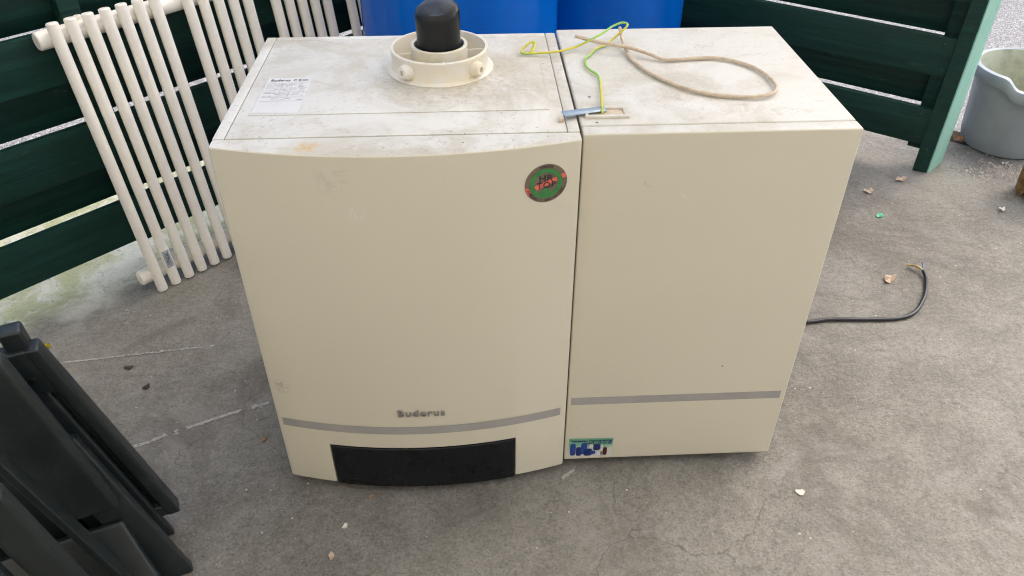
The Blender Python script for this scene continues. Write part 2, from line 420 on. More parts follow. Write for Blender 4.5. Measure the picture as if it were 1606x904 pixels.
# ------------------------------------------------------------------ fences (near boards and far boards nailed on alternate sides of the posts)
PITCH = .2115
NEAR_B = .084; BH = .113
def fence(name, label, frame, u0, u1, posts, levels):
    ang, off = (ANG_L, OL) if frame == 'L' else (ANG_R, OR)
    x, y = fl(0, 0, frame)
    root = thing(name, label, 'fence', (x, y, 0), (0, 0, ang), 'green board fences')
    for i in range(levels):
        zb = NEAR_B + i * PITCH + random.uniform(-.001, .001)
        box('board', u0, u1, 0, .02, zb, zb + BH, 'fence', root, .003, 2, world=False)
        zf = NEAR_B + BH - .008 + i * PITCH
        if frame == 'L': zf -= .002
        box('board', u0, u1 - (.045 if frame == 'R' else 0), .062, .080, zf, zf + BH + .002, 'fence', root, .003, 2, world=False)
    top = NEAR_B + levels * PITCH + .02
    for pu in posts:
        box('post', pu - .022, pu + .022, .0205, .0615, .062, top, 'fence', root, .003, 2, world=False)
    return root, top
LEVELS = 7
fL, FTOP = fence('board_fence', 'dark green board fence behind the ivory radiator', 'L', -1.60, 1.44, [-.185, 1.30, -1.45], 4)
fR, _ = fence('board_fence', 'dark green board fence behind the right-hand cabinet, ending at the pale-edged post', 'R', -1.15, .254, [.2335, -1.05], LEVELS)
for i in range(2):
    for dz in (.022, .092):
        zb = NEAR_B + i * PITCH
        me = lathe_mesh('screw', [(0, .0), (.0045, 0), (.0045, .002), (.0025, .0028), (0, .0028)], (0, 0, 0), 12, False)
        me.transform(Matrix.Translation((.235 - (.012 if dz > .05 else 0), -.0005, zb + dz)) @ Matrix.Rotation(R(90), 4, 'X'))
        add('screw', me, 'screw', fR, world=False)
# the end post: dark inside face, outer face painted pale to stand for sky light
pr = thing('fence_post', 'fence end post, dark inside and painted mint for sky light on its outer edge', 'post', (1.249, 1.125, 0))
def prism(name, pts, z0, z1, mat, parent, bevel):
    bm = bmesh.new(); f = bm.faces.new([bm.verts.new((x, y, z0)) for x, y in pts])
    r = bmesh.ops.extrude_face_region(bm, geom=[f])
    for v in [g for g in r['geom'] if isinstance(g, bmesh.types.BMVert)]: v.co.z = z1
    bmesh.ops.recalc_face_normals(bm, faces=bm.faces[:]); bm.normal_update()
    bmesh.ops.bevel(bm, geom=bm.edges[:], offset=bevel, segments=2, profile=.6, affect='EDGES')
    return add(name, to_mesh(bm, name), mat, parent)
prism('post_core', [(1.1925, 1.1025), (1.2280, 1.0825), (1.3030, 1.1460), (1.2680, 1.1670)], 0, 1.72, 'fence', pr, .003)
prism('skylit_edge', [(1.2292, 1.0832), (1.2318, 1.0802), (1.3068, 1.1437), (1.3042, 1.1467)], 0, 1.715, 'skylit', pr, .001)
for z in (.022, .075):
    me = lathe_mesh('screw', [(0, 0), (.0045, 0), (.0045, .002), (.0025, .0028), (0, .0028)], (0, 0, 0), 12, False)
    me.transform(Matrix.Translation((1.2100, 1.0922, z)) @ Matrix.Rotation(R(-29.4), 4, 'Z') @ Matrix.Rotation(R(90), 4, 'X')); add('screw', me, 'screw', pr)

# ------------------------------------------------------------------ roof over the yard, open above the fences and to the right
ROOF_Z = 2.2
rp = [fl(-3.7, -.30, 'L'), cross_lines(NL, OL - .30, NR, OR + .12), fl(.85, .12, 'R'), (1.15, -2.8), (-4.1, -2.8)]
sheet('roof', rp, ROOF_Z, 'roofsheet')
bw = tag(box('bounce_wall', -8, 5.5, -5.4, -5.1, -.02, 5.0, 'render', None, .01), 'added cream wall behind the viewer that bounces light', 'wall')  # unseen wall, added to bounce warm light onto the cabinet fronts

# ------------------------------------------------------------------ boiler
BX0, BX1 = -.5115, -.0030
def fb(x): return -.011 - .037 * (1 - ((x + .2570) / .2545) ** 2)
boiler = thing('wall_boiler', 'cream boiler with bowed front, black flap and capped flue on top', 'boiler', ((BX0 + BX1) / 2, .2, 0))
box('casing', BX0 + .0005, BX1 - .0005, .0145, .4045, .030, .6945, 'side', boiler, .002)
for x in (BX0 + .04, BX1 - .09):
    box('foot', x, x + .05, .06, .38, .0, .031, 'rubber', boiler, .003)
def bowed(name, x0, x1, z0, z1, notch, yoff, yback, mat, bev):
    xs = [x0 + (x1 - x0) * i / 44 for i in range(45)]
    zs = [z0, z1]
    if notch:
        xs = sorted([x for x in xs if min(abs(x - notch[0]), abs(x - notch[1])) > .004] + [notch[0], notch[1]]); zs = [z0, notch[2], z1]
    bm = bmesh.new(); g = {}
    for i, x in enumerate(xs):
        for j, z in enumerate(zs): g[i, j] = bm.verts.new((x, fb(x) + yoff, z))
    fs = []
    for i in range(len(xs) - 1):
        for j in range(len(zs) - 1):
            if notch and j == 0 and xs[i] >= notch[0] - 1e-6 and xs[i+1] <= notch[1] + 1e-6: continue
            fs.append(bm.faces.new((g[i, j], g[i+1, j], g[i+1, j+1], g[i, j+1])))
    loose = [v for v in bm.verts if not v.link_faces]; bmesh.ops.delete(bm, geom=loose, context='VERTS')
    r = bmesh.ops.extrude_face_region(bm, geom=fs)
    for v in [e for e in r['geom'] if isinstance(e, bmesh.types.BMVert)]: v.co.y = yback
    bmesh.ops.recalc_face_normals(bm, faces=bm.faces[:])
    bm.normal_update()
    es = [e for e in bm.edges if len(e.link_faces) == 2 and e.calc_face_angle(0) > R(45)]
    bmesh.ops.bevel(bm, geom=es, offset=bev, segments=3, profile=.6, affect='EDGES')
    me = to_mesh(bm, name); smooth_by_angle(me, 35)
    return me
front = add('front_panel', bowed('front_panel', BX0, BX1, .0185, .6985, (-.4245, -.0945, .1205), 0, .0118, None, .0035), None, boiler)
front.data.materials.append(M['panel']); front.data.materials.append(M['top'])
for p_ in front.data.polygons:
    if p_.normal.z > .75: p_.material_index = 1
add('control_flap', bowed('control_flap', -.4230, -.0960, .0160, .1192, None, -.0012, .0118, None, .003), 'flap', boiler)
# band, badge, sticker follow the bowed front
def bow_strip(name, x0, x1, z0, z1, eps, mat, parent, n=40):
    bm = bmesh.new()
    a = [(bm.verts.new((x, fb(x) - eps, z0)), bm.verts.new((x, fb(x) - eps, z1))) for x in [x0 + (x1 - x0) * i / n for i in range(n + 1)]]
    for p, q in zip(a, a[1:]): bm.faces.new((p[0], q[0], q[1], p[1]))
    me = bpy.data.meshes.new(name); bm.to_mesh(me); bm.free(); me.shade_smooth()
    return add(name, me, mat, parent)
bow_strip('silver_band', -.5025, -.0135, .1580, .1765, .0006, 'silver', front)
def bend_mesh(me, eps):
    for v in me.vertices: v.co.y = fb(v.co.x) - eps + v.co.y
me = text_mesh('Buderus', .0215, .0012, .00012, spacing=1.10)
xs_ = [v.co.x for v in me.vertices]; k_ = .080 / (max(xs_) - min(xs_))
me.transform(Matrix.Translation((-.2560, -.0022, .2105)) @ Matrix.Rotation(R(90), 4, 'X') @ Matrix.Scale(k_, 4, (1, 0, 0)))
bend_mesh(me, .0); me.materials.clear(); add('badge', me, 'chrome', front)['label'] = 'raised silver maker lettering'
# round foil sticker
SX, SZ, SR = -.0525, .638, .0305
def on_front(eps): return lambda a, b: Vector((SX + a, fb(SX + a) - eps, SZ + b))
def ring_pts(r, n=48, ph=0): return [(r * math.cos(2*math.pi*k/n + ph), r * math.sin(2*math.pi*k/n + ph)) for k in range(n)]
tilt = R(20)
def rot(p): return (p[0] * math.cos(tilt) - p[1] * math.sin(tilt), p[0] * math.sin(tilt) + p[1] * math.cos(tilt))
disc = flat_poly('round_sticker', ring_pts(SR), 'brown', front, on_front(.0005)); disc['label'] = 'round bronze and green foil sticker'
bm = bmesh.new(); f5 = on_front(.0008)
ra = [bm.verts.new(f5(a, b)) for a, b in ring_pts(.0235)]; rb = [bm.verts.new(f5(a, b)) for a, b in ring_pts(.0172)]
for k in range(48): bm.faces.new((ra[k], ra[(k+1) % 48], rb[(k+1) % 48], rb[k]))
for cx_, cy_, rr in ((0, -.0085, .0030), (-.0042, -.0145, .0040), (.0042, -.0145, .0040)):
    bm.faces.new([bm.verts.new(f5(cx_ + a * rr, cy_ + b * rr * 1.15)) for a, b in ring_pts(1, 14)])
me = bpy.data.meshes.new('green_print'); bm.to_mesh(me); bm.free(); add('green_print', me, 'green', disc)
f8 = on_front(.0010)
for i_, (a0, a1) in enumerate(((-.0295, -.0245), (-.0165, .0165), (.0240, .0300))):
    pts = [rot((a0, -.0036 - (0.004 if i_ == 0 else 0))), rot((a1, -.0036)), rot((a1, .0036)), rot((a0, .0036 + (.004 if i_ == 0 else 0)))]
    flat_poly('pink_flash', pts, 'pink', disc, f8)
items = []
for body, size, dx, dz in (('HR', .0150, -.0005, .0080), ('TOP', .0140, .0005, -.0030)):
    me = text_mesh(body, size, 0, .0001, spacing=1.06); items.append((me, Matrix.Translation((SX + dx, -.0013, SZ + dz)) @ Matrix.Rotation(R(90), 4, 'X')))
def arc_text(s, rad, a0, a1, size, outward=True):
    for i, ch in enumerate(s):
        if ch == ' ': continue
        a = a0 + (a1 - a0) * (i / (len(s) - 1)); me = text_mesh(ch, size, 0, .0001)
        items.append((me, Matrix.Translation((SX + rad * math.cos(a), -.0013, SZ + rad * math.sin(a))) @ Matrix.Rotation(R(90), 4, 'X') @ Matrix.Rotation(a - R(90) if outward else a + R(90), 4, 'Z')))
arc_text('7003298', .0268, R(108), R(72), .0050)
arc_text('AARDGAS / GAZ NATUREL', .0268, R(200), R(340), .0048, False)
me = join_meshes('lettering', items); bend_mesh(me, 0); add('lettering', me, 'ink', disc)
# lid: frame strips, plate and pressed field
lid = box('lid', -.4940, -.0212, .0136, .3868, .690, .6985, 'top', boiler, .0012)
box('lid_edge', BX0, -.4953, .0135, .4050, .690, .6982, 'top', boiler, .0015)
box('lid_edge', -.0199, BX1, .0135, .4050, .690, .6982, 'top', boiler, .0015)
box('lid_edge', -.4940, -.0212, .3882, .4050, .690, .6982, 'top', boiler, .0012)
box('gasket', -.500, -.012, .0150, .3950, .692, .6970, 'seam', boiler, 0)  # brown gasket filling the seams round the lid
box('pressed_field', -.4775, -.0400, .0840, .3700, .6980, .6998, 'top', lid, .0012)
# rating label
LZ = .7001
def on_top(a, b): return Vector((a, b, LZ))
lab = flat_poly('rating_label', [(-.4740, .0900), (-.4065, .0880), (-.4045, .2160), (-.4720, .2180)], 'label', lid, on_top); lab['label'] = 'white printed rating label'
items = []
for body, size, x, y in (('Buderus', .0115, -.452, .2075), ('C E', .0105, -.4265, .2075), ('0085', .0055, -.4140, .2075)):
    me = text_mesh(body, size, 0, .0003); items.append((me, Matrix.Translation((x, y, LZ + .0003)) @ Matrix.Scale(.8, 4, (1, 0, 0))))
me = join_meshes('lettering', items); add('lettering', me, 'fadedink', lab)
bm = bmesh.new()
def rq(x0, x1, y0, y1):
    bm.faces.new([bm.verts.new((x, y, LZ + .0003)) for x, y in ((x0, y0), (x1, y0), (x1, y1), (x0, y1))])
for yy in (.1965, .178, .163, .1435, .130):
    rq(-.4705, -.4065, yy, yy + .0007)
for yy in (.192, .187, .1825, .173, .168, .158, .153, .148, .138, .134):
    x = -.4695
    while x < -.410:
        l = random.uniform(.003, .012)
        if random.random() < .72: rq(x, min(x + l, -.408), yy, yy + .0016)
        x += l + random.uniform(.0015, .006)
for xx in (-.447, -.432): rq(xx, xx + .0006, .1435, .1965)
me = bpy.data.meshes.new('printed_table'); bm.to_mesh(me); bm.free(); add('printed_table', me, 'greyink', lab)
# flue adapter
FC = (-.2035, .2530, .6995)
flue = add('flue_adapter', lathe_mesh('flue_adapter', [(.0860, 0), (.0865, .002), (.0835, .0045), (.0785, .0055), (.0775, .008), (.0770, .027), (.0780, .029), (.0782, .0345), (.0770, .0355), (.0735, .0355), (.0725, .0340), (.0720, .004), (.0440, .004), (.0440, 0)], FC, 72), 'flue', boiler)
add('flue_socket', lathe_mesh('flue_socket', [(.0445, .002), (.0450, .034), (.0455, .0385), (.0445, .0395), (.0405, .0395), (.0395, .0385), (.0390, .002)], FC, 64), 'flue', flue)
for a in (R(8), R(98), R(188), R(278)):
    c, s = math.cos(a), math.sin(a)
    me = bpy.data.meshes.new('rib'); bm = bmesh.new(); bm_box(bm, .0440, .0728, -.0011, .0011, .003, .026, 0)
    me = to_mesh(bm, 'rib'); me.transform(Matrix.Translation(FC) @ Matrix.Rotation(a, 4, 'Z')); add('rib', me, 'flue', flue)
def plugfn(v):
    d = v - Vector(FC); a = math.atan2(d.y, d.x); h = d.z
    if h > .03:   # flattened, folded-in front like a moulded cap
        k = max(0, math.cos(a - R(275))) ** 6 * min(1, (h - .03) / .02)
        d.x *= 1 - .13 * k; d.y *= 1 - .13 * k
        if h > .085: d.z += .006 * math.cos(a - R(70))
    return Vector(FC) + d
add('flue_cap', lathe_mesh('flue_cap', [(0, .005), (.0345, .005), (.0350, .075), (.0352, .087), (.0338, .0935), (.0300, .0970), (.0200, .0985), (0, .099)], FC, 64, False, plugfn), 'rubber', flue)
add('flue_seal', lathe_mesh('flue_seal', [(.0348, .010), (.0386, .010), (.0388, .037), (.0375, .0385), (.0350, .037)], FC, 48), 'rubber', flue)
for a in (R(231), R(317)):
    o_ = Vector(FC) + Vector((math.cos(a) * .0765, math.sin(a) * .0765, .0170))
    me = lathe_mesh('screw_plug', [(0, -.003), (.0128, -.003), (.0128, .0015), (.0120, .004), (.0105, .0105), (.0082, .0135), (.0040, .0140), (.0040, .0095), (0, .0095)], (0, 0, 0), 28, False)
    me.transform(Matrix.Translation(o_) @ Matrix.Rotation(a, 4, 'Z') @ Matrix.Rotation(R(82), 4, 'Y')); add('screw_plug', me, 'flue', flue)

# ------------------------------------------------------------------ cabinet beside the boiler
TX0, TX1 = .0005, .3965
tank = thing('storage_cabinet', 'plain flat-fronted cream cabinet with grey stripe, right of the boiler', 'cabinet', (.2, .2, 0))
box('casing', TX0 + .001, TX1 - .001, .0275, .4140, .032, .6995, 'side', tank, .004, 3)
lid2 = box('lid', TX0 - .0002, TX1 - .0005, .0270, .4148, .6900, .7004, 'top2', tank, .0035, 3)
front2 = box('front_panel', TX0, TX1, .0, .0255, .0185, .6998, 'panel', tank, .003, 3)
front2.data.materials.append(M['top2'])
for p_ in front2.data.polygons:
    if p_.normal.z > .75: p_.material_index = 1
for x in (TX0 + .04, TX1 - .09): box('foot', x, x + .05, .06, .38, 0, .033, 'rubber', tank, .003)
sb = box('grey_band', .0072, .3868, -.0005, .0005, .1665, .1845, 'silver', front2, 0)
# installer sticker
def on_flat(eps): return lambda a, b: Vector((a, -eps, b))
stk = flat_poly('installer_sticker', [(.0085, .0275), (.0895, .0255), (.0920, .0755), (.0078, .0775)], 'sticker', front2, on_flat(.0006)); stk['label'] = 'small blue and green installer sticker'
def blob(x0, x1, z0, z1, r=.3): 
    w_, h_ = (x1-x0), (z1-z0); out = []
    for k in range(16):
        a = 2*math.pi*k/16; c, s = math.cos(a), math.sin(a)
        out.append(((x0+x1)/2 + w_/2*math.copysign(abs(c)**.5, c), (z0+z1)/2 + h_/2*math.copysign(abs(s)**.5, s)))
    return out
for i_, q in enumerate(((.0105, .0215, .0300, .0640), (.0220, .0330, .0290, .0540), (.0310, .0430, .0330, .0650), (.0370, .0530, .0285, .0490), (.0500, .0590, .0330, .0430), (.0545, .0680, .0440, .0610))):
    flat_poly('printed_picture', blob(*q), 'navy' if i_ % 2 else 'blueprint', stk, on_flat(.0010 + .0001 * i_))
for q in ((.0470, .0540, .0500, .0610), (.0690, .0725, .0300, .0600), (.0600, .0720, .0290, .0420)): flat_poly('printed_picture', blob(*q), 'label', stk, on_flat(.0018))
flat_poly('printed_picture', blob(.0735, .0810, .0300, .0520), 'darkred', stk, on_flat(.0020))
items = []
for body, size, x, z, wd in (('Versatec Verwarming', .0080, .0500, .0710, .0770), ('0479 / 53 77 36', .0070, .0645, .0640, .0470)):
    me = text_mesh(body, size, 0, .00028); xs_ = [v.co.x for v in me.vertices]; k_ = wd / (max(xs_) - min(xs_))
    items.append((me, Matrix.Translation((x, -.0022, z)) @ Matrix.Rotation(R(90), 4, 'X') @ Matrix.Scale(k_, 4, (1, 0, 0))))
add('lettering', join_meshes('lettering', items), 'navy', stk)
# plastic slot frame and zinc strip on the lid
def frame_mesh():
    bm = bmesh.new()
    for a in ((.0090, .0725, .0470, .0530), (.0090, .0705, .0745, .0800), (.0090, .0140, .0530, .0745), (.0655, .0715, .0530, .0745)): bm_box(bm, a[0], a[1], a[2], a[3], .7000, .7046, .0012, 2)
    return to_mesh(bm, 'slot_frame')
fr = add('slot_frame', frame_mesh(), 'bracket', lid2)
box('slot_floor', .0130, .0665, .0520, .0755, .7000, .7016, 'cable', fr, 0)
obox('earth_strip', (-.0215, .0470, .7045), (.0640, .0180, -.001), (-.0035, .0155, 0), (0, .0005, .0016), 'zinc', tank, .0004, 1)
box('rubber_stub', -.0300, -.0225, .0410, .0500, .6988, .7040, 'cable', boiler, .0015)

# ------------------------------------------------------------------ cables
EARTH = [(0.0338, 0.0551, 0.7055), (0.0408, 0.1178, 0.7050), (0.0465, 0.1723, 0.704), (0.0459, 0.1975, 0.704), (0.0363, 0.2174, 0.704), (0.0325, 0.2362, 0.704), (0.0351, 0.2661, 0.704), (0.043, 0.2784, 0.704), (0.0587, 0.308, 0.704), (0.0798, 0.3261, 0.7045), (0.0937, 0.3408, 0.71), (0.1118, 0.3445, 0.725), (0.117, 0.352, 0.73), (0.1076, 0.356, 0.731), (0.0898, 0.3464, 0.728), (0.071, 0.327, 0.724), (0.0513, 0.3137, 0.719), (0.0267, 0.3110, 0.708), (-0.0075, 0.2953, 0.7055), (-0.0399, 0.2925, 0.7045), (-0.0644, 0.2936, 0.7040), (-0.0681, 0.3027, 0.705), (-0.0566, 0.3154, 0.712), (-0.0489, 0.3185, 0.714), (-0.0469, 0.3141, 0.709), (-0.0537, 0.2934, 0.706), (-0.048, 0.2998, 0.71), (-0.045, 0.3129, 0.716)]
ew = thing('earth_wire', 'kinked thin yellow and green wire lying across both cream tops', 'wire', (.034, .055, .70))
add('insulation', tube_mesh('insulation', EARTH, .0019, 10, 6, twist=28, stripe=True), 'earth', ew)
BEIGE = [(0.0246, 0.3276, 0.7195), (0.0634, 0.3072, 0.7155), (0.1097, 0.2907, 0.7122), (0.1439, 0.2695, 0.7075), (0.1672, 0.2529, 0.7045), (0.2159, 0.2575, 0.7043), (0.258, 0.2555, 0.7043), (0.2963, 0.2223, 0.7043), (0.3132, 0.176, 0.7047), (0.3104, 0.1272, 0.707), (0.2908, 0.1046, 0.706), (0.2519, 0.103, 0.7043), (0.2022, 0.1169, 0.7043), (0.1613, 0.1522, 0.7043), (0.1269, 0.2066, 0.7043), (0.1106, 0.2612, 0.7043), (0.1077, 0.3033, 0.7065), (0.1058, 0.3353, 0.714), (0.1062, 0.3622, 0.72)]
bc = tag(add('beige_cable', tube_mesh('beige_cable', BEIGE, .0029, 12, 7, rfun=lambda t: 1 + .06 * math.sin(70 * t)), 'cable'), 'loop of dirty beige cable lying on the right-hand cabinet', 'cable')
BC = [(.30, .430, .006), (.45, .405, .0055), (.609, .395, .0055), (.6693, .4014, .0055), (.7744, .3963, .0055), (.8366, .398, .0055), (.885, .4194, .0055), (.9364, .4786, .0058), (.9696, .5419, .007), (.9766, .574, .010)]
kc = thing('black_cable', 'thin black cable with stripped end curling out from behind the cabinet', 'cable', (.9, .45, 0))
add('sheath', tube_mesh('sheath', BC, .0046, 12, 7), 'blackcable', kc)
add('conductor', tube_mesh('conductor', [(.9766, .574, .010), (.972, .584, .012), (.9655, .596, .010), (.955, .607, .006)], .0024, 8, 5, twist=50, stripe=True), 'earth', kc)
add('conductor', tube_mesh('conductor', [(.9755, .574, .011), (.969, .583, .014), (.960, .594, .013), (.949, .603, .008)], .0024, 8, 5), 'copper', kc)
add('conductor', tube_mesh('conductor', [(.9770, .574, .010), (.980, .585, .012), (.986, .597, .012), (.988, .606, .012)], .0022, 8, 5), 'bluewire', kc)

# ------------------------------------------------------------------ radiator leaning on the left fence
RAD_U0 = -.2350; RS = .0364
x, y = fl(RAD_U0, 1.088 - OL, 'L')
rad = thing('radiator', 'ivory towel radiator of round rods leaning on the green fence', 'radiator', (x, y, .0), (-R(6.3), -R(1.4), ANG_L))
ROD_L = .655
idx = list(range(0, 7)) + list(range(8, 13)) + list(range(14, 19)) + list(range(20, 23))
rod_me = lathe_mesh('rod', [(0, 0), (.0105, 0), (.0122, .0016), (.0124, .004), (.0124, ROD_L - .004), (.0122, ROD_L - .0016), (.0105, ROD_L), (0, ROD_L)], (0, 0, 0), 24, False)
rod_me.materials.append(M['radiator'])
rods = []
for i in idx:
    o = bpy.data.objects.new('rod', rod_me); COL.objects.link(o); o.parent = rad; o.location = (i * RS, 0, -i * RS * math.tan(R(1.4)) * .0); rods.append(o)
for z in (.040, .622):
    me = lathe_mesh('header_pipe', [(0, 0), (.0165, 0), (.0188, .0025), (.0190, .005), (.0190, .895), (.0188, .8975), (.0165, .9), (0, .9)], (0, 0, 0), 32, False)
    me.transform(Matrix.Translation((-.034, .0265, z)) @ Matrix.Rotation(R(90), 4, 'Y'))
    hp = add('header_pipe', me, 'radiator', rad, world=False)
    me = lathe_mesh('bleed_plug', [(0, 0), (.0085, 0), (.0085, .012), (.007, .014), (0, .014)], (0, 0, 0), 18, False)
    me.transform(Matrix.Translation((.062, .030, z + .014))); add('bleed_plug', me, 'radiator', hp, world=False)
# small sticker wrapped round one rod
bm = bmesh.new(); cols = []
for k in range(9):
    a = R(-95 - 42 + 84 * k / 8); cols.append([bm.verts.new((.0127 * math.cos(a), .0127 * math.sin(a), z)) for z in (.052, .098)])
for p, q in zip(cols, cols[1:]): bm.faces.new((p[0], q[0], q[1], p[1]))
me = bpy.data.meshes.new('rod_sticker'); bm.to_mesh(me); bm.free(); me.shade_smooth()
m_rs = m_plain('grey_blue_sticker', (.42, .48, .53), .4, var=.1, sc=120)
rs = add('sticker', me, m_rs, rods[1], world=False); rs['label'] = 'small grey sticker with handwriting'
bm = bmesh.new()
zz = .058
for k in range(6):
    pts = []
    for j in range(7):
        t = j / 6; a = R(-95 + 22 * math.sin(t * 6.3 + k * 1.7)); z = zz + .0055 * t + .0012 * math.cos(t * 7 + k)
        pts.append((.0129 * math.cos(a), .0129 * math.sin(a), z))
    for p, q in zip(pts, pts[1:]):
        bm.faces.new([bm.verts.new(v) for v in ((p[0], p[1], p[2]), (q[0], q[1], q[2]), (q[0], q[1], q[2] + .0012), (p[0], p[1], p[2] + .0012))])
    zz += .0058
me = bpy.data.meshes.new('handwriting'); bm.to_mesh(me); bm.free(); add('handwriting', me, 'ink', rs, world=False)

# ------------------------------------------------------------------ blue drums in the corner
def drum(loc, label, rz):
    t = thing('plastic_drum', label, 'barrel', loc + (0,), (0, 0, rz), 'blue drums in the fence corner')
    prof = [(0, .0), (.215, 0), (.232, .008), (.240, .03), (.243, .10), (.2445, .30), (.2445, .50), (.2440, .66), (.2400, .70), (.2320, .735), (.2250, .745), (.2250, .770), (0, .770)]
    add('body', lathe_mesh('body', prof, (0, 0, 0), 96, False), 'barrel', t, world=False)
    add('rim', lathe_mesh('rim', [(.2255, .742), (.2420, .744), (.2450, .752), (.2450, .778), (.2420, .786), (.2300, .788), (.2255, .780)], (0, 0, 0), 96), 'black', t, world=False)
    for a in (0, 2.2, 4.1):
        me = lathe_mesh('bung', [(0, .770), (.030, .770), (.030, .783), (.027, .786), (0, .786)], (.15 * math.cos(a), .15 * math.sin(a), .0005), 24, False); add('bung', me, 'black', t, world=False)
drum((-.180, 1.010), 'bright blue plastic drum behind the boiler, the larger in view', .3)
drum((.217, 1.325), 'blue plastic drum half hidden behind the other, at the cabinet rear', 1.7)

# ------------------------------------------------------------------ bucket
bk = thing('bucket', 'grey plastic bucket with pouring notch outside the fence post', 'bucket', (1.568, 1.270, 0))
def buck_fn(v):
    a = math.atan2(v.y, v.x); lip = min(1, max(0, (v.z - .165) / .075))
    k = math.exp(-((((a - R(238) + math.pi) % (2*math.pi)) - math.pi) / R(17)) ** 4)
    v = v.copy()
    if v.z > .185: v.z = v.z - .030 * k * min(1, (v.z - .185) / .04)
    return v
prof = [(0, .006), (.100, .006), (.112, .0), (.122, .004), (.126, .020), (.127, .024), (.129, .028), (.145, .205), (.1500, .208), (.163, .210), (.1655, .216), (.1650, .232), (.160, .241), (.150, .244), (.1455, .241), (.1435, .230), (.1250, .024), (.118, .012), (0, .012)]
prof2 = []
for (a, b) in zip(prof, prof[1:]):
    n_ = 6 if abs(b[1] - a[1]) > .1 else 1
    for k in range(n_): prof2.append((a[0] + (b[0]-a[0])*k/n_, a[1] + (b[1]-a[1])*k/n_))
prof2.append(prof[-1])
prof2 = [(r_, z_ * 1.07) for r_, z_ in prof2]
add('body', lathe_mesh('body', prof2, (0, 0, 0), 96, False, buck_fn), 'bucket', bk, world=False)
body_ = bk.children[0]; body_.data.materials.append(M['bucketin'])  # inner faces coloured paler for light falling in and shining through
for p_ in body_.data.polygons:
    c_ = p_.center
    if (c_.x * p_.normal.x + c_.y * p_.normal.y < -.02 and c_.z > .02 and p_.normal.z < .6) or (p_.normal.z > .8 and c_.z < .03): p_.material_index = 1

# ------------------------------------------------------------------ broom
br = thing('broom', 'straw broom standing on its bristles at the right edge', 'broom', (1.493, .935, 0))
bm = bmesh.new()
for k in range(700):
    a = random.uniform(0, 2*math.pi); r0 = math.sqrt(random.random()); top = Vector(((.058 * r0) * math.cos(a), .058 * r0 * math.sin(a), .255))
    bot = Vector((.062 * r0 * math.cos(a) + random.gauss(0, .004), .062 * r0 * math.sin(a) + random.gauss(0, .004), random.uniform(.0, .03)))
    midp = top.lerp(bot, .5) + Vector((math.cos(a), math.sin(a), 0)) * .004; rr = .0013
    t_ = Vector((-math.sin(a), math.cos(a), 0)) * rr; o_ = Vector((math.cos(a), math.sin(a), 0)) * rr
    rings = [[bm.verts.new(c + d) for d in (t_, -t_, o_ * 1.5)] for c in (top, midp, bot)]
    for p, q in zip(rings, rings[1:]):
        for j in range(3): bm.faces.new((p[j], p[(j+1) % 3], q[(j+1) % 3], q[j]))
me = to_mesh(bm, 'bristles'); b_ = add('bristles', me, 'straw', br, world=False); b_['kind'] = 'stuff'
for z, r in ((.175, .0600), (.225, .0590)):
    add('binding', lathe_mesh('binding', [(r, z - .003), (r + .003, z), (r, z + .003), (r - .002, z)], (0, 0, 0), 32), 'bluewire', br, world=False)
add('handle', lathe_mesh('handle', [(0, .12), (.013, .12), (.0135, .6), (.013, 1.25), (0, 1.26)], (0, 0, 0), 16, False), 'wood', br, world=False)

# ------------------------------------------------------------------ folded plastic garden chair at the left edge
ch = thing('folding_chair', 'folded charcoal plastic garden armchair leaning at the lower left corner', 'chair', (-.75, -.2, 0))
WD = Vector((-.066, -.027, 0)).normalized()
def slab_pts(name, br_, tr_, width, thick, bevel, parent=ch, segs=4):
    """plank with its right front edge from br_ to tr_"""
    a = Vector(br_); up = Vector(tr_) - a
    nrm = up.cross(WD).normalized()
    if nrm.y < 0: nrm = -nrm
    return obox(name, a, WD * width, up, nrm * thick, 'black', parent, bevel, segs)
slab_pts('armrest', (-.716, -.198, .180), (-.772, -.206, .500), .090, .030, .010, segs=5)
# front leg: a channel with two flanges and a sunken web
bm = bmesh.new()
def rail(p0, p1, off, width, back, thick):
    a = Vector(p0); up = Vector(p1) - a; nrm = up.cross(WD).normalized()
    if nrm.y < 0: nrm = -nrm
    a = a + WD * off + nrm * back
    r = bmesh.ops.create_cube(bm, size=1.0); vs = r['verts']
    for v in vs: v.co = a + WD * width * (v.co.x + .5) + up * (v.co.y + .5) + nrm * thick * (v.co.z + .5)
    es = list({e for v in vs for e in v.link_edges}); fs = list({f for v in vs for f in v.link_faces})
    bmesh.ops.recalc_face_normals(bm, faces=fs); bm.normal_update()
    bmesh.ops.bevel(bm, geom=es, offset=.004, segments=3, profile=.6, affect='EDGES')
B0, B1 = (-.684, -.106, .045), (-.776, -.126, .448)
d_ = Vector(B1) - Vector(B0)
rail(B0, B1, 0, .020, 0, .032); rail(B0, B1, .050, .014, 0, .032); rail(B0, B1, .016, .038, .018, .012)
rail(Vector(B0) + d_ * .80, B1, .016, .038, .001, .020); rail(B0, Vector(B0) + d_ * .06, .016, .038, .002, .020)
me = to_mesh(bm, 'leg'); smooth_by_angle(me, 50); leg = add('leg', me, 'black', ch)
hb = Vector(B0) + d_ * .88 + WD * .034
me = lathe_mesh('pivot_bolt', [(0, 0), (.007, 0), (.007, .003), (.0045, .005), (0, .005)], (0, 0, 0), 20, False)
me.transform(Matrix.Translation(hb) @ Matrix.Rotation(R(96), 4, 'X')); add('pivot_bolt', me, 'rubber', leg)
slab_pts('leg', (-.648, -.196, .0), (-.760, -.162, .300), .058, .022, .004)
slab_pts('leg', (-.782, -.118, .30), (-.792, -.121, .478), .030, .030, .006)
slab_pts('stretcher', (-.706, -.262, .06), (-.786, -.276, .385), .012, .030, .003)
